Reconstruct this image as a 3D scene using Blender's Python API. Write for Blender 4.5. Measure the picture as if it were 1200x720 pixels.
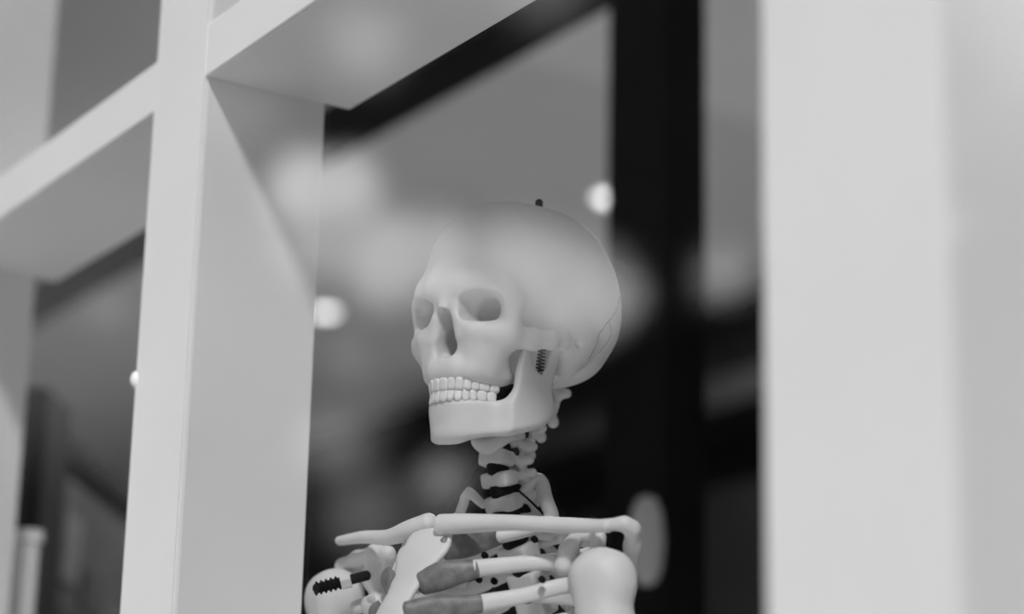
import bpy, bmesh, math, random
import numpy as np
from mathutils import Vector, Matrix

for o in list(bpy.data.objects):
    bpy.data.objects.remove(o)
SC = bpy.context.scene
COL = SC.collection
RNG = random.Random(7)

# ------------------------------------------------------------------ camera
FPX = 2568.0
PITCH, YAW, ROLL = [math.radians(a) for a in (15.0, 57.75, 1.285)]
CAM = np.array([0.0, -0.71, 1.35])
cf_ = np.array([-math.sin(YAW) * math.cos(PITCH), math.cos(YAW) * math.cos(PITCH), math.sin(PITCH)])
rt0 = np.array([math.cos(YAW), math.sin(YAW), 0.0])
up0 = np.cross(rt0, cf_)
rt_ = math.cos(ROLL) * rt0 + math.sin(ROLL) * up0
up_ = -math.sin(ROLL) * rt0 + math.cos(ROLL) * up0
cam_d = bpy.data.cameras.new('camera')
cam = bpy.data.objects.new('camera', cam_d)
COL.objects.link(cam)
M = Matrix.Identity(4)
for i in range(3):
    M[i][0], M[i][1], M[i][2], M[i][3] = rt_[i], up_[i], -cf_[i], CAM[i]
cam.matrix_world = M
cam_d.sensor_width = 36.0
cam_d.lens = FPX / 1200.0 * 36.0
cam_d.clip_start = 0.02
cam_d.dof.use_dof = True
cam_d.dof.focus_distance = 1.72
cam_d.dof.aperture_fstop = 2.3
SC.camera = cam


def ray(px, py):
    return cf_ + rt_ * ((px - 600) / FPX) - up_ * ((py - 360) / FPX)


def at(px, py, d):
    return CAM + ray(px, py) * d


def at_axis(px, py, axis, val):
    q = ray(px, py)
    return CAM + q * ((val - CAM[axis]) / q[axis])


# ------------------------------------------------------------------ view, world, sun
SC.view_settings.view_transform = 'Standard'
SC.view_settings.look = 'None'
SC.view_settings.gamma = 1.0
SC.view_settings.exposure = 0.0
SC.view_settings.use_curve_mapping = False

SKY_BASE, CLOUD = 0.018, 1.9
SUN_DIR = Vector((-1.65, 1.0, -1.6)).normalized()
SUN_W = 2.92


def build_world():
    w = bpy.data.worlds.new('sky')
    SC.world = w
    w.use_nodes = True
    nt = w.node_tree
    nt.nodes.clear()
    N, L = nt.nodes.new, nt.links.new
    out = N('ShaderNodeOutputWorld')
    bg = N('ShaderNodeBackground')
    L(bg.outputs[0], out.inputs[0])
    tc = N('ShaderNodeTexCoord')

    def math_(op, a, b=None, clamp=False):
        n = N('ShaderNodeMath')
        n.operation = op
        n.use_clamp = clamp
        for i, v in enumerate((a, b)):
            if v is None:
                continue
            if isinstance(v, (int, float)):
                n.inputs[i].default_value = v
            else:
                L(v, n.inputs[i])
        return n.outputs[0]

    def noise(scale, detail, vec):
        n = N('ShaderNodeTexNoise')
        n.inputs['Scale'].default_value = scale
        n.inputs['Detail'].default_value = detail
        L(vec, n.inputs['Vector'])
        return n

    def mrange(v, a, b, c=0.0, d=1.0):
        n = N('ShaderNodeMapRange')
        n.interpolation_type = 'SMOOTHSTEP'
        L(v, n.inputs[0])
        for i, x in enumerate((a, b, c, d)):
            n.inputs[1 + i].default_value = x
        return n.outputs[0]
    d = tc.outputs['Generated']
    # puffy outline: warp the direction a little before measuring the puffs
    wn = noise(38.0, 4.0, d)
    sub = N('ShaderNodeVectorMath'); sub.operation = 'SUBTRACT'
    L(wn.outputs['Color'], sub.inputs[0]); sub.inputs[1].default_value = (0.5, 0.5, 0.5)
    sc = N('ShaderNodeVectorMath'); sc.operation = 'SCALE'
    L(sub.outputs[0], sc.inputs[0]); sc.inputs['Scale'].default_value = 0.009
    ad = N('ShaderNodeVectorMath'); ad.operation = 'ADD'
    L(d, ad.inputs[0]); L(sc.outputs[0], ad.inputs[1])
    dw = ad.outputs[0]
    # cumulus puffs in the part of the sky that the shop window mirrors
    puffs = [(358, 220, 50, .85, .45), (404, 222, 50, .85, .5), (385, 280, 72, .55, .8), (455, 302, 72, .80, .65), (508, 298, 60, .75, .7),
             (555, 318, 64, .55, .8), (610, 312, 74, .85, .8), (650, 328, 80, .85, .8), (684, 340, 74, .9, .75), (716, 348, 46, .9, .6), (618, 352, 72, .62, .85), (662, 362, 66, .8, .85),
             (410, 420, 44, .2, .9), (395, 520, 64, .36, .9), (440, 480, 44, .15, .9), (520, 566, 46, .5, .9), (430, 600, 70, .25, .9), (500, 620, 50, .15, .9),
             (470, 400, 70, .06, .9), (120, 362, 42, .22, .9), (850, 322, 50, .6, .9), (60, 330, 230, .08, .6), (275, 125, 75, .12, .9), (430, 50, 60, .3, .9), (640, -30, 80, .3, .9),
             (1000, 250, 90, .6, .7), (1100, 330, 90, .7, .7)]
    acc = None
    for px, py, r, wgt, soft in puffs:
        q = ray(px, py)
        q = q / np.linalg.norm(q)
        q[1] = -q[1]
        n = N('ShaderNodeVectorMath')
        n.operation = 'DISTANCE'
        L(dw, n.inputs[0])
        n.inputs[1].default_value = tuple(q)
        rr = r / FPX
        v = mrange(n.outputs['Value'], rr * (1 - soft), rr * 1.12, wgt, 0.0)
        acc = v if acc is None else math_('MAXIMUM', acc, v)
    # the same kind of broken cumulus over the rest of the sky
    cn = noise(3.2, 7.0, d)
    gen = mrange(cn.outputs['Fac'], 0.48, 0.66)
    q = ray(520, 330); q = q / np.linalg.norm(q); q[1] = -q[1]
    n = N('ShaderNodeVectorMath'); n.operation = 'DISTANCE'
    L(d, n.inputs[0]); n.inputs[1].default_value = tuple(q)
    away = mrange(n.outputs['Value'], 0.20, 0.34)
    gen = math_('MULTIPLY', math_('MULTIPLY', gen, 1.0), away)
    cl = math_('MAXIMUM', acc, gen)
    val = math_('ADD', math_('MULTIPLY', cl, CLOUD), SKY_BASE)
    L(val, bg.inputs['Color'])
    bg.inputs['Strength'].default_value = 1.0


build_world()
sun_d = bpy.data.lights.new('sun', 'SUN')
sun_d.energy = SUN_W
sun_d.angle = math.radians(5.0)
sun = bpy.data.objects.new('sun', sun_d)
COL.objects.link(sun)
sun.rotation_euler = SUN_DIR.to_track_quat('-Z', 'Y').to_euler()
sun.location = (3, -4, 5)

# ------------------------------------------------------------------ materials
MATS = {}


def mat(name, base, rough=0.5, var=0.0, scale=20.0, bump=0.0, emit=0.0, metal=0.0, spec=0.5, bscale=None):
    if name in MATS:
        return MATS[name]
    m = bpy.data.materials.new(name)
    m.use_nodes = True
    nt = m.node_tree
    b = nt.nodes['Principled BSDF']
    b.inputs['Base Color'].default_value = (base, base, base, 1)
    b.inputs['Roughness'].default_value = rough
    b.inputs['Metallic'].default_value = metal
    b.inputs['Specular IOR Level'].default_value = spec
    if emit:
        b.inputs['Emission Color'].default_value = (1, 1, 1, 1)
        b.inputs['Emission Strength'].default_value = emit
    if var or bump:
        tc = nt.nodes.new('ShaderNodeTexCoord')
        n = nt.nodes.new('ShaderNodeTexNoise')
        n.inputs['Scale'].default_value = scale
        n.inputs['Detail'].default_value = 6
        nt.links.new(tc.outputs['Object'], n.inputs['Vector'])
        if var:
            r = nt.nodes.new('ShaderNodeMapRange')
            nt.links.new(n.outputs['Fac'], r.inputs[0])
            r.inputs[1].default_value, r.inputs[2].default_value = 0.3, 0.7
            r.inputs[3].default_value, r.inputs[4].default_value = max(0, base - var), base + var
            nt.links.new(r.outputs[0], b.inputs['Base Color'])
        if bump:
            n2 = nt.nodes.new('ShaderNodeTexNoise')
            n2.inputs['Scale'].default_value = bscale or scale * 4
            nt.links.new(tc.outputs['Object'], n2.inputs['Vector'])
            bp = nt.nodes.new('ShaderNodeBump')
            bp.inputs['Strength'].default_value = bump
            bp.inputs['Distance'].default_value = 0.002
            nt.links.new(n2.outputs['Fac'], bp.inputs['Height'])
            nt.links.new(bp.outputs[0], b.inputs['Normal'])
    MATS[name] = m
    return m


def glass_mat():
    m = bpy.data.materials.new('window_glass')
    m.use_nodes = True
    nt = m.node_tree
    nt.nodes.clear()
    N, L = nt.nodes.new, nt.links.new
    out = N('ShaderNodeOutputMaterial')
    mix = N('ShaderNodeMixShader')
    tr = N('ShaderNodeBsdfTransparent')
    gl = N('ShaderNodeBsdfGlossy')
    gl.inputs['Roughness'].default_value = 0.0
    gl.inputs['Color'].default_value = (1, 1, 1, 1)
    tr.inputs['Color'].default_value = (.97, .97, .97, 1)
    fr = N('ShaderNodeFresnel')
    geo = N('ShaderNodeNewGeometry')
    mr = N('ShaderNodeMapRange')          # the Fresnel node inverts the IOR on back faces: undo it
    L(geo.outputs['Backfacing'], mr.inputs[0])
    mr.inputs[3].default_value = 1.52
    mr.inputs[4].default_value = 1 / 1.52
    L(mr.outputs[0], fr.inputs['IOR'])
    L(fr.outputs[0], mix.inputs[0])
    L(tr.outputs[0], mix.inputs[1])
    L(gl.outputs[0], mix.inputs[2])
    L(mix.outputs[0], out.inputs[0])
    return m


PAINT = mat('white_paint', 0.80, 0.45, 0.02, 6, 0.15, bscale=60)
BONE = mat('bone_plastic', 0.72, 0.5, 0.03, 40)
TOOTH = mat('tooth_enamel', 0.80, 0.35)
CART = mat('grey_cartilage', 0.17, 0.45, 0.07, 90, 0.2)
DISC = mat('dark_disc', 0.012, 0.7, spec=.1)
BLACK = mat('black_metal', 0.006, 0.7, 0.002, 10, spec=0.08)
STEEL = mat('pale_steel', 0.75, 0.35, metal=0.3)
SEAM = mat('suture_line', 0.30, 0.7)
CEIL = mat('ceiling_plaster', 0.75, 0.9, 0.02, 3, 0.1)
CEIL2 = mat('ceiling_plaster_pale', 0.90, 0.9, 0.02, 3, 0.1)
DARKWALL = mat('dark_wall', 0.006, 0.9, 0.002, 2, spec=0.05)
GLASS = glass_mat()


# ------------------------------------------------------------------ mesh helpers
def link(name, me, material=None, parent=None, smooth=False):
    o = bpy.data.objects.new(name, me)
    COL.objects.link(o)
    if material is not None and len(me.materials) == 0:
        me.materials.append(material)
    if parent is not None:
        o.parent = parent
    if smooth:
        me.polygons.foreach_set('use_smooth', [True] * len(me.polygons))
    return o


def tag(o, label=None, cat=None, group=None, kind=None):
    if label: o['label'] = label
    if cat: o['category'] = cat
    if group: o['group'] = group
    if kind: o['kind'] = kind
    return o


def bm_box(bm, lo, hi, mtx=None):
    v = [bm.verts.new(Vector((x, y, z)) if mtx is None else mtx @ Vector((x, y, z)))
         for x in (lo[0], hi[0]) for y in (lo[1], hi[1]) for z in (lo[2], hi[2])]
    for f in ((0, 1, 3, 2), (4, 6, 7, 5), (0, 4, 5, 1), (2, 3, 7, 6), (0, 2, 6, 4), (1, 5, 7, 3)):
        bm.faces.new([v[i] for i in f])


def box(name, lo, hi, material, parent=None, bevel=0.0, mtx=None):
    bm = bmesh.new()
    bm_box(bm, lo, hi, mtx)
    if bevel:
        bmesh.ops.bevel(bm, geom=list(bm.edges), offset=bevel, segments=3, affect='EDGES', profile=0.5)
    bmesh.ops.recalc_face_normals(bm, faces=bm.faces)
    me = bpy.data.meshes.new(name)
    bm.to_mesh(me)
    bm.free()
    o = link(name, me, material, parent)
    return o


def lathe(name, prof, material, parent=None, origin=(0, 0, 0), axis=(0, 0, 1), n=24, smooth=True):
    q = Vector(axis).to_track_quat('Z', 'Y').to_matrix()
    vs, fs = [], []
    for r, z in prof:
        for k in range(n):
            a = 2 * math.pi * k / n
            vs.append(Vector(origin) + q @ Vector((r * math.cos(a), r * math.sin(a), z)))
    for i in range(len(prof) - 1):
        for k in range(n):
            k2 = (k + 1) % n
            fs.append((i * n + k, i * n + k2, (i + 1) * n + k2, (i + 1) * n + k))
    fs.append(tuple(range(n))[::-1])
    fs.append(tuple((len(prof) - 1) * n + k for k in range(n)))
    me = bpy.data.meshes.new(name)
    me.from_pydata(vs, [], fs)
    return link(name, me, material, parent, smooth)


def catmull(P, n):
    P = [np.array(p, float) for p in P]
    Q = [2 * P[0] - P[1]] + P + [2 * P[-1] - P[-2]]
    out = []
    for i in range(1, len(Q) - 2):
        for k in range(n):
            t = k / n
            a, b, c, d = Q[i - 1], Q[i], Q[i + 1], Q[i + 2]
            out.append(0.5 * ((2 * b) + (c - a) * t + (2 * a - 5 * b + 4 * c - d) * t * t + (3 * b - a - 3 * c + d) * t ** 3))
    out.append(P[-1])
    return out


def sweep_mesh(name, pts, rad, up=None, n=14, sub=8, cap=True):
    """pts in mm, rad = list of (half width along `up`-side, half thickness); rounded ends."""
    rad = [(r, r) if isinstance(r, (int, float)) else r for r in rad]
    full = catmull([tuple(p) + tuple(r) for p, r in zip(pts, rad)], sub)
    C = np.array([f[:3] for f in full])
    R = np.maximum(np.array([f[3:] for f in full]), 0.3)
    T = np.gradient(C, axis=0)
    T /= np.linalg.norm(T, axis=1)[:, None]
    rings = []
    if up is None:
        a = np.array([0, 0, 1.0]) if abs(T[0][2]) < .8 else np.array([1.0, 0, 0])
    else:
        a = np.array(up, float)
    prev = None
    frames = []
    for i in range(len(C)):
        u = a if (up is not None or prev is None) else prev
        u = u - T[i] * (u @ T[i])
        u /= np.linalg.norm(u)
        prev = u
        frames.append((u, np.cross(T[i], u)))
    seq = []
    if cap:
        r0 = R[0].min()
        for t in (0.0, .3, .6, .85):
            a_ = math.pi / 2 * (1 - t)
            seq.append((C[0] - T[0] * r0 * .8 * math.sin(a_), R[0] * max(.12, math.cos(a_)), frames[0]))
    for i in range(len(C)):
        seq.append((C[i], R[i], frames[i]))
    if cap:
        r1 = R[-1].min()
        for t in (.85, .6, .3, 0.0):
            a_ = math.pi / 2 * (1 - t)
            seq.append((C[-1] + T[-1] * r1 * .8 * math.sin(a_), R[-1] * max(.12, math.cos(a_)), frames[-1]))
    vs, fs = [], []
    for c, r, (u, w) in seq:
        for k in range(n):
            an = 2 * math.pi * k / n
            vs.append((c + u * r[0] * math.cos(an) + w * r[1] * math.sin(an)) * 0.001)
    m = len(seq)
    for i in range(m - 1):
        for k in range(n):
            k2 = (k + 1) % n
            fs.append((i * n + k, i * n + k2, (i + 1) * n + k2, (i + 1) * n + k))
    fs.append(tuple(range(n))[::-1])
    fs.append(tuple((m - 1) * n + k for k in range(n)))
    me = bpy.data.meshes.new(name)
    me.from_pydata([tuple(v) for v in vs], [], fs)
    return me


def sweep(name, pts, rad, material, parent, **kw):
    return link(name, sweep_mesh(name, pts, rad, **kw), material, parent, True)


# ------------------------------------------------------------------ signed distance bones
class Field:
    def __init__(self, lo, hi, h):
        self.lo, self.h = np.array(lo, float), h
        ax = [np.arange(lo[i], hi[i] + h, h, dtype=np.float32) for i in range(3)]
        self.X, self.Y, self.Z = np.meshgrid(*ax, indexing='ij')
        self.A = np.abs(self.Y)
        self.d = np.full(self.X.shape, 1e3, np.float32)

    def y(self, sym):
        return self.A if sym else self.Y

    def ell(self, c, r, sym=False):
        x, y, z = (self.X - c[0]), (self.y(sym) - c[1]), (self.Z - c[2])
        k0 = np.sqrt((x / r[0]) ** 2 + (y / r[1]) ** 2 + (z / r[2]) ** 2)
        k1 = np.sqrt((x / r[0] ** 2) ** 2 + (y / r[1] ** 2) ** 2 + (z / r[2] ** 2) ** 2)
        return k0 * (k0 - 1) / np.maximum(k1, 1e-6)

    def cap(self, a, b, ra, rb=None, sym=False, sq=(1, 1, 1)):
        rb = ra if rb is None else rb
        s = np.array(sq, float)
        a, b = np.array(a, float) * s, np.array(b, float) * s
        ba = b - a
        px, py, pz = self.X * s[0] - a[0], self.y(sym) * s[1] - a[1], self.Z * s[2] - a[2]
        t = np.clip((px * ba[0] + py * ba[1] + pz * ba[2]) / (ba @ ba), 0, 1)
        return np.sqrt((px - t * ba[0]) ** 2 + (py - t * ba[1]) ** 2 + (pz - t * ba[2]) ** 2) - (ra + (rb - ra) * t)

    def chain(self, P, R, sym=False, k=4, sq=(1, 1, 1)):
        d = None
        for i in range(len(P) - 1):
            e = self.cap(P[i], P[i + 1], R[i], R[i + 1], sym, sq)
            d = e if d is None else smin(d, e, k)
        return d

    def rbox(self, c, hs, r, sym=False):
        q = [np.abs(self.X - c[0]) - hs[0] + r, np.abs(self.y(sym) - c[1]) - hs[1] + r, np.abs(self.Z - c[2]) - hs[2] + r]
        o = np.sqrt(sum(np.maximum(v, 0) ** 2 for v in q))
        return o + np.minimum(np.maximum(np.maximum(q[0], q[1]), q[2]), 0) - r

    def add(self, e, k=4):
        self.d = smin(self.d, e, k)

    def cut(self, e, k=2):
        self.d = -smin(-self.d, e, k)

    def mesh(self, name, relax=2):
        d, lo, h = self.d, self.lo, self.h
        s = d < 0
        cnt = np.zeros(tuple(n - 1 for n in d.shape), np.int8)
        for i in (0, 1):
            for j in (0, 1):
                for k in (0, 1):
                    cnt += s[i:s.shape[0] - 1 + i, j:s.shape[1] - 1 + j, k:s.shape[2] - 1 + k]
        act = (cnt > 0) & (cnt < 8)
        I = np.argwhere(act)
        idx = np.full(act.shape, -1, np.int64)
        idx[tuple(I.T)] = np.arange(len(I))
        V = np.zeros((len(I), 3))
        W = np.zeros(len(I))
        corners = [(i, j, k) for i in (0, 1) for j in (0, 1) for k in (0, 1)]
        val = {c: d[I[:, 0] + c[0], I[:, 1] + c[1], I[:, 2] + c[2]] for c in corners}
        for c in corners:
            for ax in range(3):
                if c[ax] == 0:
                    c2 = list(c); c2[ax] = 1; c2 = tuple(c2)
                    a, b = val[c], val[c2]
                    m = (a < 0) != (b < 0)
                    t = np.where(m, a / np.where(np.abs(a - b) < 1e-9, 1, a - b), 0)
                    p = np.tile(np.array(c, float), (len(I), 1))
                    p[:, ax] += t
                    V[m] += p[m]
                    W[m] += 1
        V = (V / np.maximum(W, 1)[:, None] + I) * h + lo
        F = []
        for ax in range(3):
            o1, o2 = [(1, 2), (2, 0), (0, 1)][ax]
            sl0 = [slice(None)] * 3; sl1 = [slice(None)] * 3
            sl0[ax] = slice(0, -1); sl1[ax] = slice(1, None)
            A, B = s[tuple(sl0)], s[tuple(sl1)]
            E_ = np.argwhere(A != B)
            ok = (E_[:, o1] > 0) & (E_[:, o2] > 0) & (E_[:, o1] < act.shape[o1]) & (E_[:, o2] < act.shape[o2])
            E_ = E_[ok]
            def g(a, b):
                q = E_.copy(); q[:, o1] -= a; q[:, o2] -= b
                return idx[tuple(q.T)]
            q = np.stack([g(1, 1), g(0, 1), g(0, 0), g(1, 0)], 1)
            inside = A[tuple(E_.T)]
            q[~inside] = q[~inside][:, ::-1]
            F.append(q)
        F = np.concatenate(F)
        F = F[(F >= 0).all(1)]
        for _ in range(relax):        # light Laplacian smoothing
            S = np.zeros_like(V); n = np.zeros(len(V))
            for a, b in ((0, 1), (1, 2), (2, 3), (3, 0)):
                np.add.at(S, F[:, a], V[F[:, b]]); np.add.at(n, F[:, a], 1)
                np.add.at(S, F[:, b], V[F[:, a]]); np.add.at(n, F[:, b], 1)
            V = 0.5 * V + 0.5 * S / np.maximum(n, 1)[:, None]
        me = bpy.data.meshes.new(name)
        me.vertices.add(len(V)); me.loops.add(F.size); me.polygons.add(len(F))
        me.vertices.foreach_set('co', (V * 0.001).ravel())
        me.loops.foreach_set('vertex_index', F.ravel())
        me.polygons.foreach_set('loop_start', np.arange(0, F.size, 4))
        me.update(calc_edges=True)
        me.validate()
        return me


def smin(a, b, k):
    if k <= 0:
        return np.minimum(a, b)
    h = np.maximum(k - np.abs(a - b), 0) / k
    return np.minimum(a, b) - h * h * k * 0.25


def poly2d(x, z, P):
    """signed distance to a polygon in a plane"""
    d = np.full(x.shape, 1e9, np.float32)
    s = np.ones(x.shape, np.float32)
    n = len(P)
    for i in range(n):
        vi, vj = P[i], P[i - 1]
        ex, ez = vj[0] - vi[0], vj[1] - vi[1]
        wx, wz = x - vi[0], z - vi[1]
        t = np.clip((wx * ex + wz * ez) / (ex * ex + ez * ez), 0, 1)
        d = np.minimum(d, (wx - ex * t) ** 2 + (wz - ez * t) ** 2)
        c1, c2, c3 = z >= vi[1], z < vj[1], ex * wz > ez * wx
        flip = (c1 & c2 & c3) | (~c1 & ~c2 & ~c3)
        s = np.where(flip, -s, s)
    return s * np.sqrt(d)


# ------------------------------------------------------------------ the shop front
D_REV = 0.115          # depth of posts and transom
Y_GL = -0.0005
TRANS_LO = at_axis(240, 90, 1, 0.0)[2]
TRANS_HI = at_axis(190, 68, 1, 0.0)[2]
X_ML, X_MR = at_axis(180, 140, 1, 0)[0], at_axis(240, 90, 1, 0)[0]
X_RL, X_RR = at_axis(896, 360, 1, 0)[0], at_axis(1112, 360, 1, 0)[0]
X_LR = at_axis(34, 420, 1, D_REV)[0]
X_LL = X_LR - (X_MR - X_ML)
HEAD, SILL = 2.62, 0.55
D_TR = 0.5 * (at_axis(640, 2, 2, TRANS_LO)[1] + at_axis(400, 128, 2, TRANS_LO)[1])   # the transom is deeper than the posts
print('transom depth', D_TR)
posts = {}
for nm, a, b in (('trim_1', X_LL, X_LR), ('trim_2', X_ML, X_MR), ('trim_3', X_RL, X_RR)):
    o = box(nm, (a, 0, 0.0), (b, D_REV, HEAD), PAINT)
    tag(o, {'trim_1': 'white painted window post at the left edge of the photo',
            'trim_2': 'white painted window post left of the skeleton',
            'trim_3': 'broad white painted window post at the right of the photo'}[nm], 'window post', kind='structure')
    posts[nm] = o
spans = [(X_LL - 0.62, X_LL), (X_LR, X_ML), (X_MR, X_RL), (X_RR, X_RR + 0.75)]
for i, (a, b) in enumerate(spans):
    o = box('trim_%d' % (4 + i), (a, 0.0, TRANS_LO), (b, D_TR, TRANS_HI), PAINT, bevel=0.0015)
    tag(o, ['white transom bar beyond the left window post', 'white transom bar between the left and middle posts',
            'white transom bar above the skeleton', 'white transom bar beyond the broad right post'][i], 'transom', kind='structure')
    for j, (z0, z1) in enumerate(((SILL, TRANS_LO), (TRANS_HI, HEAD))):
        yg = Y_GL
        p = box('window_%d' % (1 + 2 * i + j), (a, yg, z0), (b, yg + 0.003, z1), GLASS)
        tag(p, '%s glass pane %s' % (['lower', 'upper'][j], ['beyond the left window post', 'between the left and middle posts',
                                                          'in front of the skeleton' if j == 0 else 'above the transom over the skeleton',
                                                          'beyond the broad right post'][i]), 'window pane', kind='structure')
XA, XB = spans[0][0], spans[3][1]
o = box('wall_front', (XA, 0, HEAD), (3.6, D_REV, 4.2), PAINT); tag(o, 'white painted facade above the window posts', 'wall', kind='structure')
o = box('wall_sill', (XA, 0, 0.0), (XB, D_REV, SILL), PAINT); tag(o, 'white painted wall below the window panes', 'wall', kind='structure')
# small round hinge knob on the left arris of the middle post
kp = at_axis(161, 440, 1, -0.004)
lathe('hinge_knob', [(0.001, -0.006), (.005, -.006), (.0075, -.003), (.008, 0.001), (.007, .004), (.004, .0065), (.001, .0075)], PAINT, posts['trim_2'],
      (X_ML - 0.003, 0.004, kp[2]), (-1, -0.6, 0))

# ------------------------------------------------------------------ the room behind the glass
ZC = 3.1
YB = 3.25
X_ST = at_axis(720, 84, 2, ZC)[0]
XL, XR = -12.0, 3.5
o = box('floor', (XL, D_REV, -0.02), (XR, YB, 0.10), mat('floor_pale', 0.7, 0.6, .05, 3)); tag(o, 'pale floor of the shop', 'floor', kind='structure')
o = box('ceiling', (XL, D_REV, ZC), (X_ST, YB, ZC + .1), CEIL); tag(o, 'grey plaster ceiling of the shop', 'ceiling', kind='structure')
o = box('ceiling_panel', (X_ST, D_REV, ZC - .03), (XR, YB, ZC + .1), CEIL2); tag(o, 'slightly paler dropped ceiling panel on the right', 'ceiling', kind='structure')
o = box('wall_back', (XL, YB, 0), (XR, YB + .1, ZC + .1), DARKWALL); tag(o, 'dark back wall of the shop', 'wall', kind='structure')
o = box('wall_left', (XL - .1, D_REV, 0), (XL, YB, ZC + .1), CEIL); tag(o, 'grey side wall at the far left', 'wall', kind='structure')
o = box('wall_right', (XR, 0, 0), (XR + .1, YB, 4.2), CEIL); tag(o, 'side wall at the right, outside the photo', 'wall', kind='structure')
o = box('wall_front_left', (XL, 0.0, 0), (XA, D_REV, 4.2), PAINT); tag(o, 'facade beyond the left window', 'wall', kind='structure')

# black steel inner frame
Y_F = 0.95
zb_hi = at_axis(377, 138, 1, Y_F)[2]
zb_lo = at_axis(400, 171, 1, Y_F)[2]
xp0, xp1 = at_axis(735, 250, 1, Y_F)[0], at_axis(803, 250, 1, Y_F)[0]
fr = bpy.data.objects.new('inner_frame', None); COL.objects.link(fr)
fr.location = (xp0, Y_F, 0.1)
tag(fr, 'black steel frame standing in the shop behind the skeleton', 'frame')
box('top_rail', (-4.4, -.03, zb_lo - .1), (1.2, .03, zb_hi - .1), BLACK, fr, .003)
box('upright', (0, -.035, 0), (xp1 - xp0, .035, zb_lo - .1), BLACK, fr, .003)
box('upright', (-4.45, -.035, 0), (-4.4, .035, zb_hi - .1), BLACK, fr, .003)
box('upright', (1.2, -.035, 0), (1.26, .035, zb_hi - .1), BLACK, fr, .003)


def downlight(px, py, label, watts):
    p = at_axis(px, py, 2, ZC - .004 - (0.03 if at_axis(px, py, 2, ZC)[0] > X_ST else 0))
    e = bpy.data.objects.new('ceiling_downlight', None); COL.objects.link(e)
    e.location = p
    tag(e, label, 'ceiling light', 'round recessed ceiling lights')
    vs = [(.038, .004), (.046, .004), (.047, 0.0), (.045, -.002), (.038, -.002)]
    lathe('trim_ring', vs, PAINT, e, n=28)
    lathe('lamp_lens', [(.001, -.012), (.018, -.011), (.032, -.008), (.038, -.003), (.038, .002)], mat('lamp_glow', .8, .4, emit=3.5), e, n=28)
    l = bpy.data.lights.new('downlight_lamp', 'AREA'); l.shape = 'DISK'; l.size = .1; l.energy = watts
    lo = bpy.data.objects.new('downlight_lamp', l); COL.objects.link(lo); lo.parent = e; lo.location = (0, 0, -.016)
    return e


downlight(715, 231, 'glowing round ceiling light above and right of the skull', 80)
downlight(381, 365, 'glowing round ceiling light beside the middle window post', 9)

# shelves / dark ledges on the back wall
for i, (pa, pb) in enumerate((((897, 424), (897, 462)),)):
    z1, z0 = at_axis(*pa, 1, YB - .25)[2], at_axis(*pb, 1, YB - .25)[2]
    o = box('wall_ledge', (-7.0, YB - .25, z0), (-1.0, YB, z1), BLACK, bevel=.004)
    tag(o, 'long black ledge along the dark back wall', 'ledge')

# faintly glowing oval, added to stand for a pale reflection on the upright
yl = Y_F - .035
p = at_axis(758, 634, 1, yl - .03)
e = bpy.data.objects.new('oval_reflection', None); COL.objects.link(e); e.location = (p[0], yl, p[2])
tag(e, 'pale oval added as a reflection on the black upright beside the shoulder', 'reflection')
lathe('back_plate', [(.001, 0), (.012, 0), (.012, .008), (.001, .008)], BLACK, e, (0, 0, 0), (0, -1, 0))
lathe('reflection_body', [(.003, -.056), (.012, -.052), (.019, -.034), (.022, 0), (.019, .034), (.012, .052), (.003, .056)], mat('reflection_glow', .3, .6, emit=.06), e, (0, -.03, 0))


# board standing at the left
def framed_board():
    A = at(30, 478, 2.95)
    hd = ray(690, 1049); hd = np.array([hd[0], hd[1], 0]); hd /= np.linalg.norm(hd)
    nrm = np.array([hd[1], -hd[0], 0])           # towards the window
    if nrm @ (CAM - A) < 0: nrm = -nrm
    e = bpy.data.objects.new('framed_board', None); COL.objects.link(e)
    mw = Matrix(((hd[0], nrm[0], 0, A[0]), (hd[1], nrm[1], 0, A[1]), (0, 0, 1, 0.1), (0, 0, 0, 1)))
    e.matrix_world = mw
    tag(e, 'black framed notice board with pale pictures behind the left pane', 'notice board')
    zt = A[2] - 0.1
    W = 1.25
    box('side_rail', (0, -.03, 0), (.14, .03, zt + .03), BLACK, e, .003)
    box('side_rail', (W, -.03, 0), (W + .06, .03, zt), BLACK, e, .003)
    box('top_rail', (.14, -.02, zt - .035), (W, .02, zt), BLACK, e, .003)
    box('panel', (.14, -.008, .5), (W, .008, zt - .035), mat('board_grey', .09, .6, .03, 8), e)
    box('bottom_rail', (.14, -.02, .45), (W, .02, .5), BLACK, e, .003)
    rng = random.Random(3)
    for x, z, w, h, g in ((.22, .10, .10, .10, .28), (.36, .16, .12, .07, .06), (.50, .20, .10, .10, .2), (.24, .24, .09, .09, .05), (.44, .30, .16, .10, .5),
                          (.60, .32, .10, .16, .16), (.26, .40, .16, .12, .18), (.50, .46, .12, .10, .3), (.72, .26, .14, .16, .12), (.66, .5, .12, .14, .2)):
        box('picture', (x, .008, zt - z - h), (x + w, .013, zt - z), mat('picture_tone_%d' % int(g * 100), g, .6, g * .3, 25), e, .002)
    return e


framed_board()
p = at(33, 622, 2.5)
e = bpy.data.objects.new('white_plinth', None); COL.objects.link(e); e.location = (p[0], p[1], 0.1)
tag(e, 'narrow white plinth behind the left pane, beside the board', 'plinth')
hz = p[2] - 0.1
box('body', (-.011, -.011, 0), (.011, .011, hz - .015), PAINT, e, .002)
box('cap', (-.014, -.014, hz - .015), (.014, .014, hz), PAINT, e, .002)
box('foot', (-.014, -.014, 0), (.06, .06, .015), PAINT, e, .002)

# ------------------------------------------------------------------ outside
o = box('ground', (-40, -30, -.1), (20, 0, 0), mat('pavement', .72, .9, .06, 2, .2)); tag(o, 'pale pavement in front of the shop', 'pavement', kind='structure')


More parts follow.
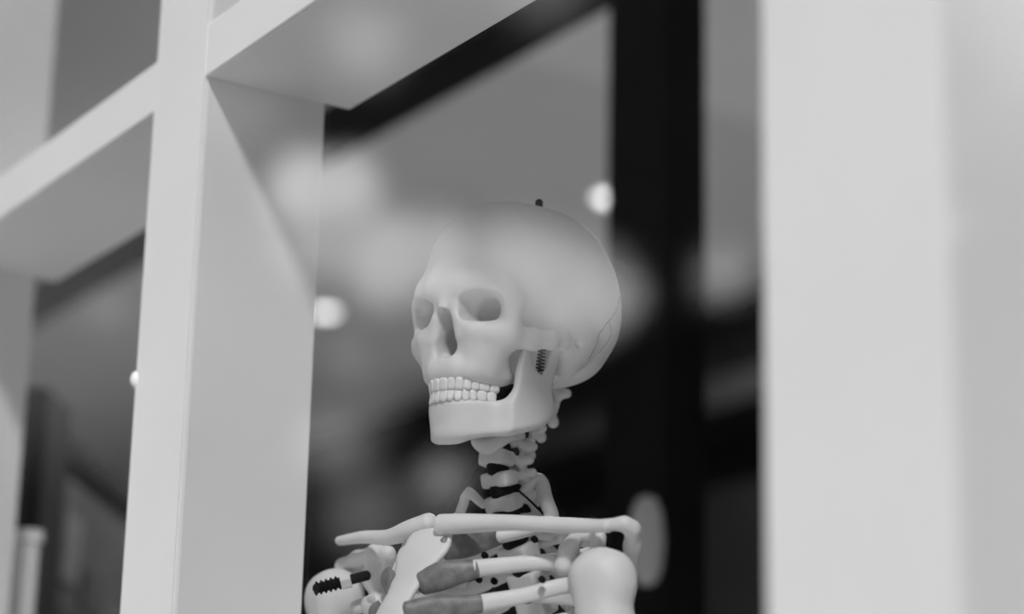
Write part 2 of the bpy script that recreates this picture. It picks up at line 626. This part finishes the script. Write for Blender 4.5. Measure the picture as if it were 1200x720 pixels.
def building():
    e = bpy.data.objects.new('street_building', None); COL.objects.link(e)
    e.location = (-13, -15, 0)
    tag(e, 'dark building across the street, mirrored in the window', 'building')
    ylast = 12.0
    # virtual image of the facade lies at y=+ylast behind the glass
    z1 = at_axis(860, 384, 1, ylast + 2 * Y_GL)[2]
    xl = at_axis(556, 500, 1, ylast)[0]
    wallm = mat('dark_brick', .012, .9, .004, 4, spec=.0)
    box('wall', (xl + 13, -6, 0), (24, 3.0, z1), wallm, e)
    box('cornice', (xl + 12.8, 2.7, z1), (24.2, 3.15, z1 + .12), wallm, e)
    for k in range(9):
        for fl in range(int((z1 - .4) // 2.6)):
            x = xl + 14.0 + k * 3.2
            box('window', (x, 3.0, 0.7 + fl * 2.6), (x + 1.3, 3.05, 2.3 + fl * 2.6), mat('dark_pane', .008, .9, spec=.0), e)


building()

# ------------------------------------------------------------------ the skeleton
PSI_B = math.radians(40.0)
PSI_S = math.radians(43.5)
cfh = np.array([-math.sin(YAW), math.cos(YAW), 0.0])


def body_axes(psi):
    return (-math.sin(psi) * rt0 - math.cos(psi) * cfh, math.cos(psi) * rt0 - math.sin(psi) * cfh)


BF, BL = body_axes(PSI_B)
ORG = at(590, 590, 1.77)
FLOOR_Z = 0.10
SK = bpy.data.objects.new('skeleton', None)
COL.objects.link(SK)
SK.matrix_world = Matrix(((BF[0], BL[0], 0, ORG[0]), (BF[1], BL[1], 0, ORG[1]), (0, 0, 1, FLOOR_Z), (0, 0, 0, 1)))
tag(SK, 'pale plastic anatomical skeleton standing behind the shop window', 'skeleton')
OFF = Vector((0, 0, ORG[2] - FLOOR_Z))


def Bp(px, py, l):
    """body coordinates (forward, left, up) in mm of the point seen at a pixel, l mm left of the median plane"""
    q = ray(px, py)
    t = (l * .001 - (CAM - ORG) @ BL) / (q @ BL)
    P = CAM + q * t - ORG
    return np.array([P @ BF, P @ BL, P[2]]) * 1000


def bone(o):
    o.location = OFF
    return o


def B_sweep(name, pts, rad, material=None, **kw):
    return bone(sweep(name, pts, rad, material or BONE, SK, **kw))


# --- skull -------------------------------------------------------------------
S_SCALE = 0.955


def warp(V):
    """proportions of this skull: shorter face, taller and shorter-based braincase (mm)"""
    V = np.array(V, float)
    z = V[..., 2]
    V[..., 2] = np.where(z > 16, 16 + (z - 16) * 1.11, 16 + (z - 16) * .92)
    x = V[..., 0]
    x = np.where(x < 60, 60 + (x - 60) * .945, x)
    V[..., 0] = np.where(x < -20, -20 + (x + 20) * .87, x)
    return V


def warp_mesh(me):
    n = len(me.vertices)
    co = np.empty(n * 3)
    me.vertices.foreach_get('co', co)
    me.vertices.foreach_set('co', (warp(co.reshape(-1, 3) * 1000) * .001).ravel())
    me.update()
    return me


def skull_mesh():
    f = Field((-108, -84, -62), (116, 84, 126), 1.6)
    br = f.ell((-14, 0, 46), (88, 69, 67))
    br = smin(br, f.ell((39, 0, 46), (57, 56, 58)), 26)
    br = smin(br, f.ell((-52, 0, 24), (48, 56, 46)), 26)
    f.d = br
    f.add(f.ell((-30, 0, -8), (50, 46, 20)), 22)                       # base of the occiput
    f.add(f.ell((28, 0, -2), (52, 34, 26)), 14)                        # sphenoid
    # temporal bone, mastoid
    f.add(f.ell((-2, 51, 0), (24, 9, 16), True), 18)
    f.add(f.cap((-16, 46, -4), (-8, 46, -26), 13, 9, True), 18)
    # brow and orbit rims
    f.add(f.chain([(90, 4, 28), (90, 16, 31), (85, 34, 31), (75, 48, 25), (69, 52, 15), (67, 51.5, 2), (68, 48, -8)], [6, 6, 6, 6.5, 6.5, 6.5, 7.5], True, 8), 20)
    f.add(f.chain([(68, 48, -8), (78, 40, -9), (86, 27, -8), (89, 16, 2)], [8, 8.5, 8, 6], True, 8), 10)
    f.add(f.ell((66, 45, -12), (10, 9, 11), True), 8)                # cheek bone
    # maxilla: broad smooth front
    f.add(f.ell((63, 0, -22), (28, 34, 27)), 12)
    f.add(f.ell((74, 22, -27), (16, 17, 23), True), 14)
    f.add(f.chain([(70, 44, -14), (66, 34, -30)], [8, 9], True, 4), 12)
    f.add(f.chain([(91, 0, -44), (89, 11, -44), (82, 20, -44), (70, 26, -44), (56, 29, -43), (44, 29, -40)], [7, 7, 7.5, 8, 8.5, 8], True, 6), 9)
    f.add(f.cap((90, 0, -37), (90, 10, -37), 7, 7, True), 8)
    # nose bridge
    f.add(f.chain([(91, 0, 30), (94, 0, 20), (100, 0, 8)], [7, 5.5, 4.2], False, 3), 6)
    f.add(f.chain([(90, 8, 22), (91, 12, 6), (90, 16, -12)], [5.5, 5, 5], True, 3), 5)
    f.add(f.ell((72, 0, 10), (20, 22, 24)), 6)
    # temporal hollow behind the cheek bone
    f.cut(f.ell((40, 64, 0), (20, 13, 20), True), 14)
    # hollows
    orb = f.chain([(96, 33, 13), (80, 30, 13), (60, 24, 12), (26, 14, 10)], [11.5, 12.5, 11.5, 9], True, 3)
    orb = smin(orb, f.rbox((86, 32.5, 13), (12, 18.5, 12.2), 8, True), 5)
    f.cut(orb, 1.5)
    nos = smin(f.ell((86, 0, -20), (42, 12.5, 13)), f.ell((92, 0, -3), (36, 8, 17)), 7)
    nos = smin(nos, f.cap((84, 0, -12), (34, 0, -12), 10, 9), 4)
    nos = smin(nos, f.ell((68, 0, -13), (18, 16, 17)), 3)
    f.cut(nos, 1.5)
    f.add(f.cap((50, 0, 4), (50, 0, -28), 1.6), 1)                     # septum
    f.add(f.cap((96, 0, -32), (86, 0, -32), 2.4, 3), 3)                # nasal spine
    f.add(f.cap((80, 11, -26), (62, 10, -24), 3, 3, True), 1)      # conchae
    # cheek arch, free of the braincase
    f.cut(f.ell((38, 48, -24), (24, 13, 16), True), 6)
    f.add(f.chain([(2, 56, -4), (14, 60, -6), (30, 61, -9), (48, 57, -12), (64, 49, -12)], [7, 6, 6.5, 7.5, 8.5], True, 6, (1, 1.35, .8)), 6)
    f.cut(f.ell((-4, 66, -7), (3, 8, 3), True), 2)                     # ear canal
    f.cut(f.ell((26, 38, -31), (24, 20, 17), True), 6)
    # hollow mouth roof, spinal opening
    f.cut(f.ell((50, 0, -50), (30, 17, 16)), 6)
    f.cut(f.rbox((-30, 0, -58), (12, 12, 34), 8), 6)
    return warp_mesh(f.mesh('skull', 5))


def mandible_mesh():
    f = Field((-16, -66, -116), (106, 66, 6), 1.4)
    X0 = f.X
    f.X = X0 + np.clip((-68 - f.Z) * .30, 0, 11) * np.clip((X0 - 20) / 60, 0, 1)
    arch = [tuple(p[:2]) for p in catmull([(91, -1, 0), (88.5, 11, 0), (80, 21, 0), (66, 28.5, 0), (48, 36, 0), (30, 43, 0), (16, 47, 0)], 5)]
    d2 = None
    for i in range(len(arch) - 1):
        a, b = np.array(arch[i], float), np.array(arch[i + 1], float)
        ba = b - a
        t = np.clip(((f.X - a[0]) * ba[0] + (f.A - a[1]) * ba[1]) / (ba @ ba), 0, 1)
        e = np.sqrt((f.X - a[0] - t * ba[0]) ** 2 + (f.A - a[1] - t * ba[1]) ** 2)
        d2 = e if d2 is None else smin(d2, e, 2)
    zlo = np.interp(f.X, [10, 30, 55, 80, 95], [-76, -86, -95, -101, -103]).astype(np.float32)
    zhi = np.interp(f.X, [10, 45, 95], [-62, -67, -68.5]).astype(np.float32)
    th = np.interp(f.Z, [-105, -95, -80, -64], [7.0, 7.0, 6.0, 4.6]).astype(np.float32)
    q1, q2 = d2 - th + 5, np.maximum(zlo - f.Z, f.Z - zhi) + 5
    f.d = np.sqrt(np.maximum(q1, 0) ** 2 + np.maximum(q2, 0) ** 2) + np.minimum(np.maximum(q1, q2), 0) - 5
    P = [(60, -70), (55, -54), (54, -32), (51, -18), (47, -15), (43, -20), (40, -32), (32, -38), (25, -33), (22, -22), (20, -13), (12, -13), (10, -20), (14, -44), (16, -60), (19, -72), (27, -82), (44, -90), (58, -94)]
    p2 = poly2d(X0, f.Z, P)
    yc = 45 + (f.Z + 75) * .075 + np.clip((40 - X0) * .08, -3, 3)
    q1, q2 = p2 + 2.5, np.abs(f.A - yc) - 3.8 + 2.5
    ram = np.sqrt(np.maximum(q1, 0) ** 2 + np.maximum(q2, 0) ** 2) + np.minimum(np.maximum(q1, q2), 0) - 2.5
    f.add(ram, 16)
    f.X = X0
    f.add(f.ell((16, 51, -12), (5, 10, 5), True), 4)
    f.add(f.ell((79, 0, -98), (8, 13, 6)), 10)
    return warp_mesh(f.mesh('mandible', 5))


def tooth_mesh(w, d, h, molar):
    bm = bmesh.new()
    bmesh.ops.create_cube(bm, size=1.0)
    bmesh.ops.subdivide_edges(bm, edges=bm.edges, cuts=3, use_grid_fill=True)
    for v in bm.verts:
        x, y, z = v.co * 2
        s = 1 - .09 * (abs(x) ** 3 * abs(y) ** 3) - .05 * abs(z) ** 3
        t = 1.0 - .22 * max(0, z) ** 1.5        # narrower at the gum (z up)
        dd = d * (1 if molar else (.55 + .45 * (z * .5 + .5)))
        v.co = Vector((x * .5 * dd * s, y * .5 * w * s * t, z * .5 * h * (1 - .12 * y * y - (.06 * x * x))))
        if molar and z < -.9:
            v.co.z += h * .06 * math.cos(x * 3.1) * math.cos(y * 3.1)
    me = bpy.data.meshes.new('tooth')
    bm.to_mesh(me); bm.free()
    me.materials.append(TOOTH)
    me.polygons.foreach_set('use_smooth', [True] * len(me.polygons))
    return me


skull = link('skull', skull_mesh(), BONE, SK, True)
mandible = link('mandible', mandible_mesh(), BONE, SK, True)
SF, SL = body_axes(PSI_S)
rel = math.atan2(SF @ BL, SF @ BF)
S_PITCH, S_ROLL = math.radians(0.0), math.radians(-1.5)
Rm = Matrix.Rotation(rel, 3, 'Z') @ Matrix.Rotation(-S_PITCH, 3, 'Y') @ Matrix.Rotation(S_ROLL, 3, 'X')
orb_w = at(564, 361, 1.70)
ob = np.array([(orb_w - ORG) @ BF, (orb_w - ORG) @ BL, orb_w[2] - ORG[2]])
S_LOC = Vector(ob) - Rm @ (Vector((84, 31, 13)) * .001 * S_SCALE)
for o in (skull, mandible):
    o.matrix_local = Matrix.Translation(OFF + S_LOC) @ Rm.to_4x4() @ Matrix.Scale(S_SCALE, 4)

TW = [8.2, 6.6, 7.4, 7.0, 6.8, 9.8, 9.4]
ARCH_U = [(97.5, 0), (95, 11), (88, 20.5), (75, 28), (59, 32), (43, 33)]
ARCH_L = [(96.5, 0), (94, 10.5), (86.5, 20.5), (73.5, 28.5), (57.5, 33.5), (42.5, 37)]
tooth_cache = {}
for parent, arch, zc, flip, sc in ((skull, ARCH_U, -55, 1, 1.0), (mandible, ARCH_L, -64.8, -1, .92)):
    dense = np.array(catmull([a + (0,) for a in arch], 20))[:, :2]
    seg = np.concatenate([[0], np.cumsum(np.linalg.norm(np.diff(dense, axis=0), axis=1))])
    for side in (1, -1):
        s = 0.0
        for k, w in enumerate(TW):
            w = w * sc
            c = s + w / 2
            s += w - .05
            x, y = np.interp(c, seg, dense[:, 0]), np.interp(c, seg, dense[:, 1])
            x2, y2 = np.interp(c + .5, seg, dense[:, 0]), np.interp(c + .5, seg, dense[:, 1])
            ang = math.atan2(y2 - y, x2 - x) - math.pi / 2
            h = [11, 10.5, 11, 10.5, 10, 9.5, 9][k]
            key = (k, flip)
            if key not in tooth_cache:
                tooth_cache[key] = tooth_mesh(w * .001, (6.5 if k < 3 else 8.5) * .001, h * .001, k >= 3)
            t = bpy.data.objects.new('tooth', tooth_cache[key]); COL.objects.link(t)
            t.parent = parent
            inward = 2.0 if k < 3 else 4.0
            t.location = Vector(warp(((x - math.cos(ang) * inward), (y - math.sin(ang) * inward) * side, zc))) * .001
            t.rotation_euler = (0 if flip > 0 else math.pi, 0, ang * side if flip > 0 else ang * side)
            if flip < 0:
                t.rotation_euler = (math.pi, 0, ang * side)

# suture lines lie on the braincase: shoot them onto the skull surface
from mathutils.bvhtree import BVHTree
bvh = BVHTree.FromPolygons([v.co.copy() for v in skull.data.vertices], [tuple(p.vertices) for p in skull.data.polygons])


def suture(dirs, wiggle=.012, r=.55):
    cen = Vector((-20, 0, 40)) * .001
    pts = []
    dn = catmull(dirs, 14)
    for i, d in enumerate(dn):
        d = Vector(d).normalized()
        d = (d + Vector((RNG.uniform(-1, 1), RNG.uniform(-1, 1), RNG.uniform(-1, 1))) * wiggle).normalized()
        hit = bvh.ray_cast(cen + d * .3, -d)
        if hit[0] is not None:
            pts.append(np.array(hit[0]) * 1000)
    me = sweep_mesh('suture', pts[::1], [r] * len(pts), n=6, sub=1)
    return link('suture', me, SEAM, skull, True)


suture([(-.45, .85, .10), (-.30, .9, -.15), (-.12, .9, -.40), (.05, .85, -.75)], .010, .5)
suture([(-.22, .9, -.25), (-.34, .85, -.42), (-.26, .8, -.65)], .010, .45)

# knob on the crown, jaw spring, jaw screw
top = bvh.ray_cast(Vector((.0, .012, .3)), Vector((0, 0, -1)))[0]
lathe('crown_knob', [(.0005, -.003), (.0028, -.003), (.0032, .001), (.0034, .005), (.002, .0068), (.0005, .007)], BLACK, skull, top, (0, 0, 1), 14)


def spring(name, a, b, r, turns, wire, parent, material):
    a, b = np.array(a, float), np.array(b, float)
    ax = (b - a); Lg = np.linalg.norm(ax); ax /= Lg
    u = np.cross(ax, [0.3, .2, 1.0]); u /= np.linalg.norm(u); w = np.cross(ax, u)
    n = int(turns * 10)
    pts = [a + ax * Lg * i / n + (u * math.cos(2 * math.pi * i / 10) + w * math.sin(2 * math.pi * i / 10)) * r for i in range(n + 1)]
    me = sweep_mesh(name, pts, [wire] * len(pts), n=6, sub=1)
    return link(name, me, material, parent, True)


sp = spring('jaw_spring', (33, 53, -14), (31, 48, -38), 3.0, 9, .8, skull, BLACK)

# --- neck and back --------------------------------------------------------------
def vertebra_mesh(w, d, h, spin, drop, trans, name='vertebra'):
    f = Field((-spin - 30, -trans - 14, -drop - 22), (d * .5 + 10, trans + 14, h + 12), 1.5)
    f.d = f.rbox((0, 0, 0), (d * .5, w * .5, h * .5), 2.6)
    f.add(f.chain([(-d * .35, w * .36, 1), (-d * .5 - 8, w * .48, 0), (-d * .5 - 17, w * .18, -2), (-d * .5 - 20, 0, -3)], [2.8, 3.2, 2.8, 3.2], True, 3), 2)
    f.add(f.cap((-d * .5 - 19, 0, -3), (-d * .5 - 16 - spin, 0, -3 - drop), 3.8, 3.4), 3)
    f.add(f.ell((-d * .5 - 16 - spin, 0, -3 - drop), (4.5, 4.5, 4.5)), 3)
    f.add(f.chain([(-d * .5 - 6, w * .45, 0), (-d * .5 - 8, trans, 1)], [4, 4], True, 3), 3)
    f.add(f.cap((-d * .5 - 8, w * .48, h * .5 + 1), (-d * .5 - 10, w * .44, -h * .5 - 1), 3, 3, True), 2)
    return f.mesh(name, 1)


CV = vertebra_mesh(27, 17, 12.5, 12, 6, 21)
TV = vertebra_mesh(29, 22, 16, 20, 22, 30)
for me in (CV, TV):
    me.materials.append(BONE)
    me.polygons.foreach_set('use_smooth', [True] * len(me.polygons))
neck = [Bp(590, 590, 0), Bp(585, 562, 0), Bp(582, 538, 0), Bp(589, 514, 0), Bp(602, 490, 0), Bp(616, 468, 0), Bp(630, 448, 0)]
back = [Bp(598, 618, 0), Bp(608, 648, 0), Bp(619, 679, 0), Bp(629, 711, 0), Bp(636, 744, 0), Bp(640, 778, 0), Bp(642, 812, 0)]
col = back[::-1] + neck
nb = len(back)
for i, p in enumerate(col):
    me = TV if i < nb else CV
    o = link('vertebra', me, None, SK)
    a, b = col[max(0, i - 1)], col[min(len(col) - 1, i + 1)]
    t = (b - a) / np.linalg.norm(b - a)
    o.location = OFF + Vector(p * .001)
    o.rotation_euler = (0, math.atan2(t[0], t[2]), 0)
    s = 1.0 if i < nb else [1.06, 1.02, 1.0, .97, .95, .95, 1.0][i - nb]
    o.scale = (s, s, s)
    if i + 1 < len(col):
        q = col[i + 1]
        m_ = (p + q) / 2
        r = 10.5 if i < nb else 8.8
        lathe('disc', [(.001, -.006), (r * .001, -.006), (r * .001 + .0006, 0), (r * .001, .006), (.001, .006)], DISC, SK, tuple(OFF + Vector(m_ * .001)), tuple(t), 20)
# hyoid bone below the jaw
h0, h1, h2 = Bp(556, 517, -16), Bp(570, 524, 0), Bp(598, 512, 18)
B_sweep('hyoid', [h0 + (-14, 0, 2), h0, h1, h2, h2 + (-14, 2, 3)], [(3, 2), (4, 3), (7, 4), (4, 3), (3, 2)])

# --- collar bones and breast bone ---------------------------------------------
B_sweep('clavicle', [Bp(518, 615, 16), Bp(545, 614, 36), Bp(600, 613, 72), Bp(660, 616, 110), Bp(712, 617, 146)], [8.2, 7.8, 6.2, 6.0, (5.0, 6.5)])
B_sweep('clavicle', [Bp(503, 614, -14), Bp(480, 622, -34), Bp(455, 630, -66), Bp(425, 630, -110), Bp(399, 634, -146)], [8.6, 8.2, 6.4, 5.2, (4.0, 5.0)])
s0, s1 = Bp(506, 627, 0), Bp(457, 722, 0)
sd = (s1 - s0)
st = [s0 + sd * t for t in (0.0, .22, .45, .72, 1.0)] + [s1 + np.array([14, 0, -35.]), s1 + np.array([20, 0, -80.])]
B_sweep('sternum', st, [(22, 6), (26, 6.5), (19, 6), (14, 5.5), (15, 5), (17, 5), (16, 5)], up=(0, 1, 0), n=20)


# --- ribs -----------------------------------------------------------------------
def mir(P):
    return [np.array([p[0], -p[1], p[2]]) for p in P]


r1 = [Bp(612, 578, 10), Bp(626, 564, 17), Bp(634, 566, 22), Bp(639, 585, 32), Bp(646, 606, 44), np.array([14., 52, -24]), np.array([34., 44, -32]), np.array([46., 34, -36])]
r1r = [Bp(566, 592, -14), Bp(553, 580, -26), Bp(547, 578, -32), Bp(542, 594, -42), Bp(533, 610, -52), np.array([34., -50, -32]), np.array([48., -36, -36])]
r2e = Bp(556, 667, 46)
r2 = [np.array(p, float) for p in ((-22, 12, -24), (-40, 34, -24), (-38, 66, -34), (-8, 92, -46))] + [Bp(662, 657, 92), Bp(612, 661, 70), r2e]
r3e = Bp(561, 708, 54)
r3 = [np.array(p, float) for p in ((-30, 12, -48), (-52, 38, -48), (-48, 80, -60), (-12, 108, -72))] + [Bp(668, 686, 104), Bp(612, 699, 80), r3e]
r4 = [p + np.array([3, 2 if i else 0, -27.]) * (1, 1.5, 1) for i, p in enumerate(r3)]
r5 = [p + np.array([2, 2 if i else 0, -27.]) * (1, 1.5, 1) for i, p in enumerate(r4)]
SLOT = [.20, .62, .98]


def st_at(t, l):
    return (s0 + sd * t) + np.array([-2, l, 0.])


def st_low(k, l):
    return s1 + np.array([10 + 4 * k, l, -22. - 26 * k])


for side in (1, -1):
    for k, R in enumerate((r1, r2, r3, r4, r5)):
        P = R if side > 0 else (r1r if k == 0 else mir(R))
        wid = [(5.2, 6.2) if side > 0 else (4, 4.2), (6.2, 3.4), (6.2, 3.2), (6.2, 3.2), (6.2, 3.2)][k]
        rad = [(3.5, 3.2)] + [wid] * (len(P) - 2) + [(wid[0] + .8, wid[1] + .4)]
        B_sweep('rib', P, rad, up=(0.0, 0.0, 1.0) if k else (.5, .5 * side, .6))
        e_ = P[-1]
        if k < 3:
            tgt = st_at(SLOT[k], 20 * side if k == 0 else 14 * side)
        else:
            tgt = st_low(k - 3, 14 * side)
        dirv = (P[-1] - P[-2]); dirv /= np.linalg.norm(dirv)
        mid = e_ + dirv * 14 * .6 + (tgt - e_) * .4
        B_sweep('costal_cartilage', [e_ - dirv * 2, mid, tgt], [(7, 4), (11, 3.6), (9, 4)], CART, up=(0, 0, 1))

# --- shoulders --------------------------------------------------------------------
def blob_bone(name, chains, ells=(), h=1.6, k=5, material=None):
    P = np.array([p for c in chains for p in c[0]] + [e[0] for e in ells])
    mx = max([max(c[1]) for c in chains] + [max(e[1]) for e in ells]) + 5
    lo, hi = P.min(0) - mx, P.max(0) + mx
    f = Field(lo, hi, h)
    for pts, rr in chains:
        f.add(f.chain([tuple(p) for p in pts], rr, False, k), k)
    for c, r in ells:
        f.add(f.ell(c, r), k + 2)
    return bone(link(name, f.mesh(name, 2), material or BONE, SK, True))


# figure's left shoulder (nearest the right post)
hl = Bp(709, 686, 140)
blob_bone('humerus', [([hl + (6, 2, 8), hl + (2, 4, -28), hl + (-2, 6, -80), hl + (-6, 8, -170)], [19, 20, 13, 11]),
                      ([hl + (14, -6, 6), hl + (12, -4, -30)], [13, 10])],
          [(hl + (-2, -8, 4), (23, 23, 23)), (hl + (2, 14, 2), (16, 13, 20))])
ac = [Bp(706, 616, 142), Bp(732, 614, 158), Bp(741, 620, 160), Bp(741, 640, 152), Bp(737, 672, 138)]
cor = [Bp(702, 630, 126), Bp(678, 626, 108), Bp(667, 644, 100), Bp(661, 664, 96)]
gl = hl + np.array([-14, -22, 2])
scl = [gl, gl + (-40, -20, -10), gl + (-62, -52, -36), gl + (-58, -34, -110)]
blob_bone('scapula', [(ac, [5, 5, 5.5, 6, 6]), (cor, [4, 4.5, 7, 8]), ([ac[-1], gl + (-40, -10, -8), gl + (-70, -60, -14)], [6, 5, 4]),
                      ([cor[0], gl], [5, 9]), (scl, [9, 4, 3.5, 4]), ([gl + (-4, 0, -14), gl + (-58, -34, -110)], [7, 4]),
                      ([gl + (-62, -52, -36), gl + (-60, -44, -72)], [3.5, 3.5]), ([gl + (-30, -15, -30), gl + (-60, -44, -60)], [4, 4])])
# figure's right shoulder (beside the middle post)
hr = Bp(391, 702, -160)
blob_bone('humerus', [([hr + (2, -2, 6), hr + (0, -4, -30), hr + (-4, -8, -90), hr + (-8, -10, -170)], [17, 18, 12, 11]),
                      ([hr + (10, 8, 4), hr + (10, 4, -28)], [11, 9])],
          [(hr + (0, 6, 2), (21, 22, 22)), (hr + (2, -13, 0), (15, 12, 19))])
acr = [Bp(402, 664, -158), Bp(420, 656, -140), Bp(440, 650, -112), Bp(455, 648, -96)]
glr = Bp(440, 678, -118)
blob_bone('scapula', [(acr, [6.2, 7, 7, 6]), ([acr[2], glr, Bp(446, 700, -112)], [7, 10, 8]), ([Bp(456, 655, -98), glr], [6, 9]),
                      ([Bp(418, 712, -120), Bp(440, 706, -108), Bp(456, 704, -98)], [6, 6.5, 6]),
                      ([glr, glr + (-60, 20, -20), glr + (-58, 22, -100)], [8, 4, 4]), ([glr + (-6, 2, -16), glr + (-58, 22, -100)], [7, 4]),
                      ([acr[0], acr[1] + (-40, 20, -4), glr + (-66, 40, 0)], [6, 5, 4])])
b0, b1 = Bp(371, 690, -128), Bp(402, 682, -112)
B_sweep('shoulder_bolt', [b0, (b0 + b1) / 2, b1, b1 + (b1 - b0) * .9], [4.2, 4.2, 4.2, 4.2], BLACK)
bx_ = (b1 - b0) / np.linalg.norm(b1 - b0)
nut = bone(lathe('bolt_nut', [(.001, 0), (.0068, 0), (.0068, .0085), (.001, .0085)], STEEL, SK, tuple(Vector(b1 * .001) - Vector(bx_) * .002), tuple(bx_), 6, False))
bone(spring('bolt_spring', b0 - bx_ * 2, b1, 5.0, 6, .9, SK, BLACK))

# screws that hold the ribs, cords beside the neck
for px, py, l in ((573, 653, 44), (566, 681, 42), (584, 683, 50), (584, 695, 58), (640, 681, 98), (631, 634, 70), (700, 611, 130)):
    p = Bp(px, py, l) + np.array([4, 0, 0.])
    bone(lathe('screw', [(.0005, 0), (.0026, 0), (.0026, .004), (.0018, .005), (.0005, .005)], BLACK, SK, tuple(p * .001), (.9, .4, .1), 12))
B_sweep('cord', [Bp(561, 548, -14), Bp(545, 572, -22), Bp(524, 598, -26), Bp(511, 616, -24)], [.9] * 4, BLACK)
B_sweep('cord', [Bp(604, 572, 14), Bp(622, 588, 24), Bp(640, 606, 40)], [.9] * 3, BLACK)

# stand: rod from the lowest vertebra down to a base plate
lowp = col[0] * .001
zt_ = OFF.z + lowp[2]
lathe('stand_rod', [(.011, .03), (.011, zt_ + .02)], STEEL, SK, (lowp[0], 0, 0), n=16)
lathe('stand_base', [(.002, 0), (.20, 0), (.20, .02), (.17, .032), (.03, .04), (.002, .04)], BLACK, SK, (lowp[0], 0, 0), n=40)
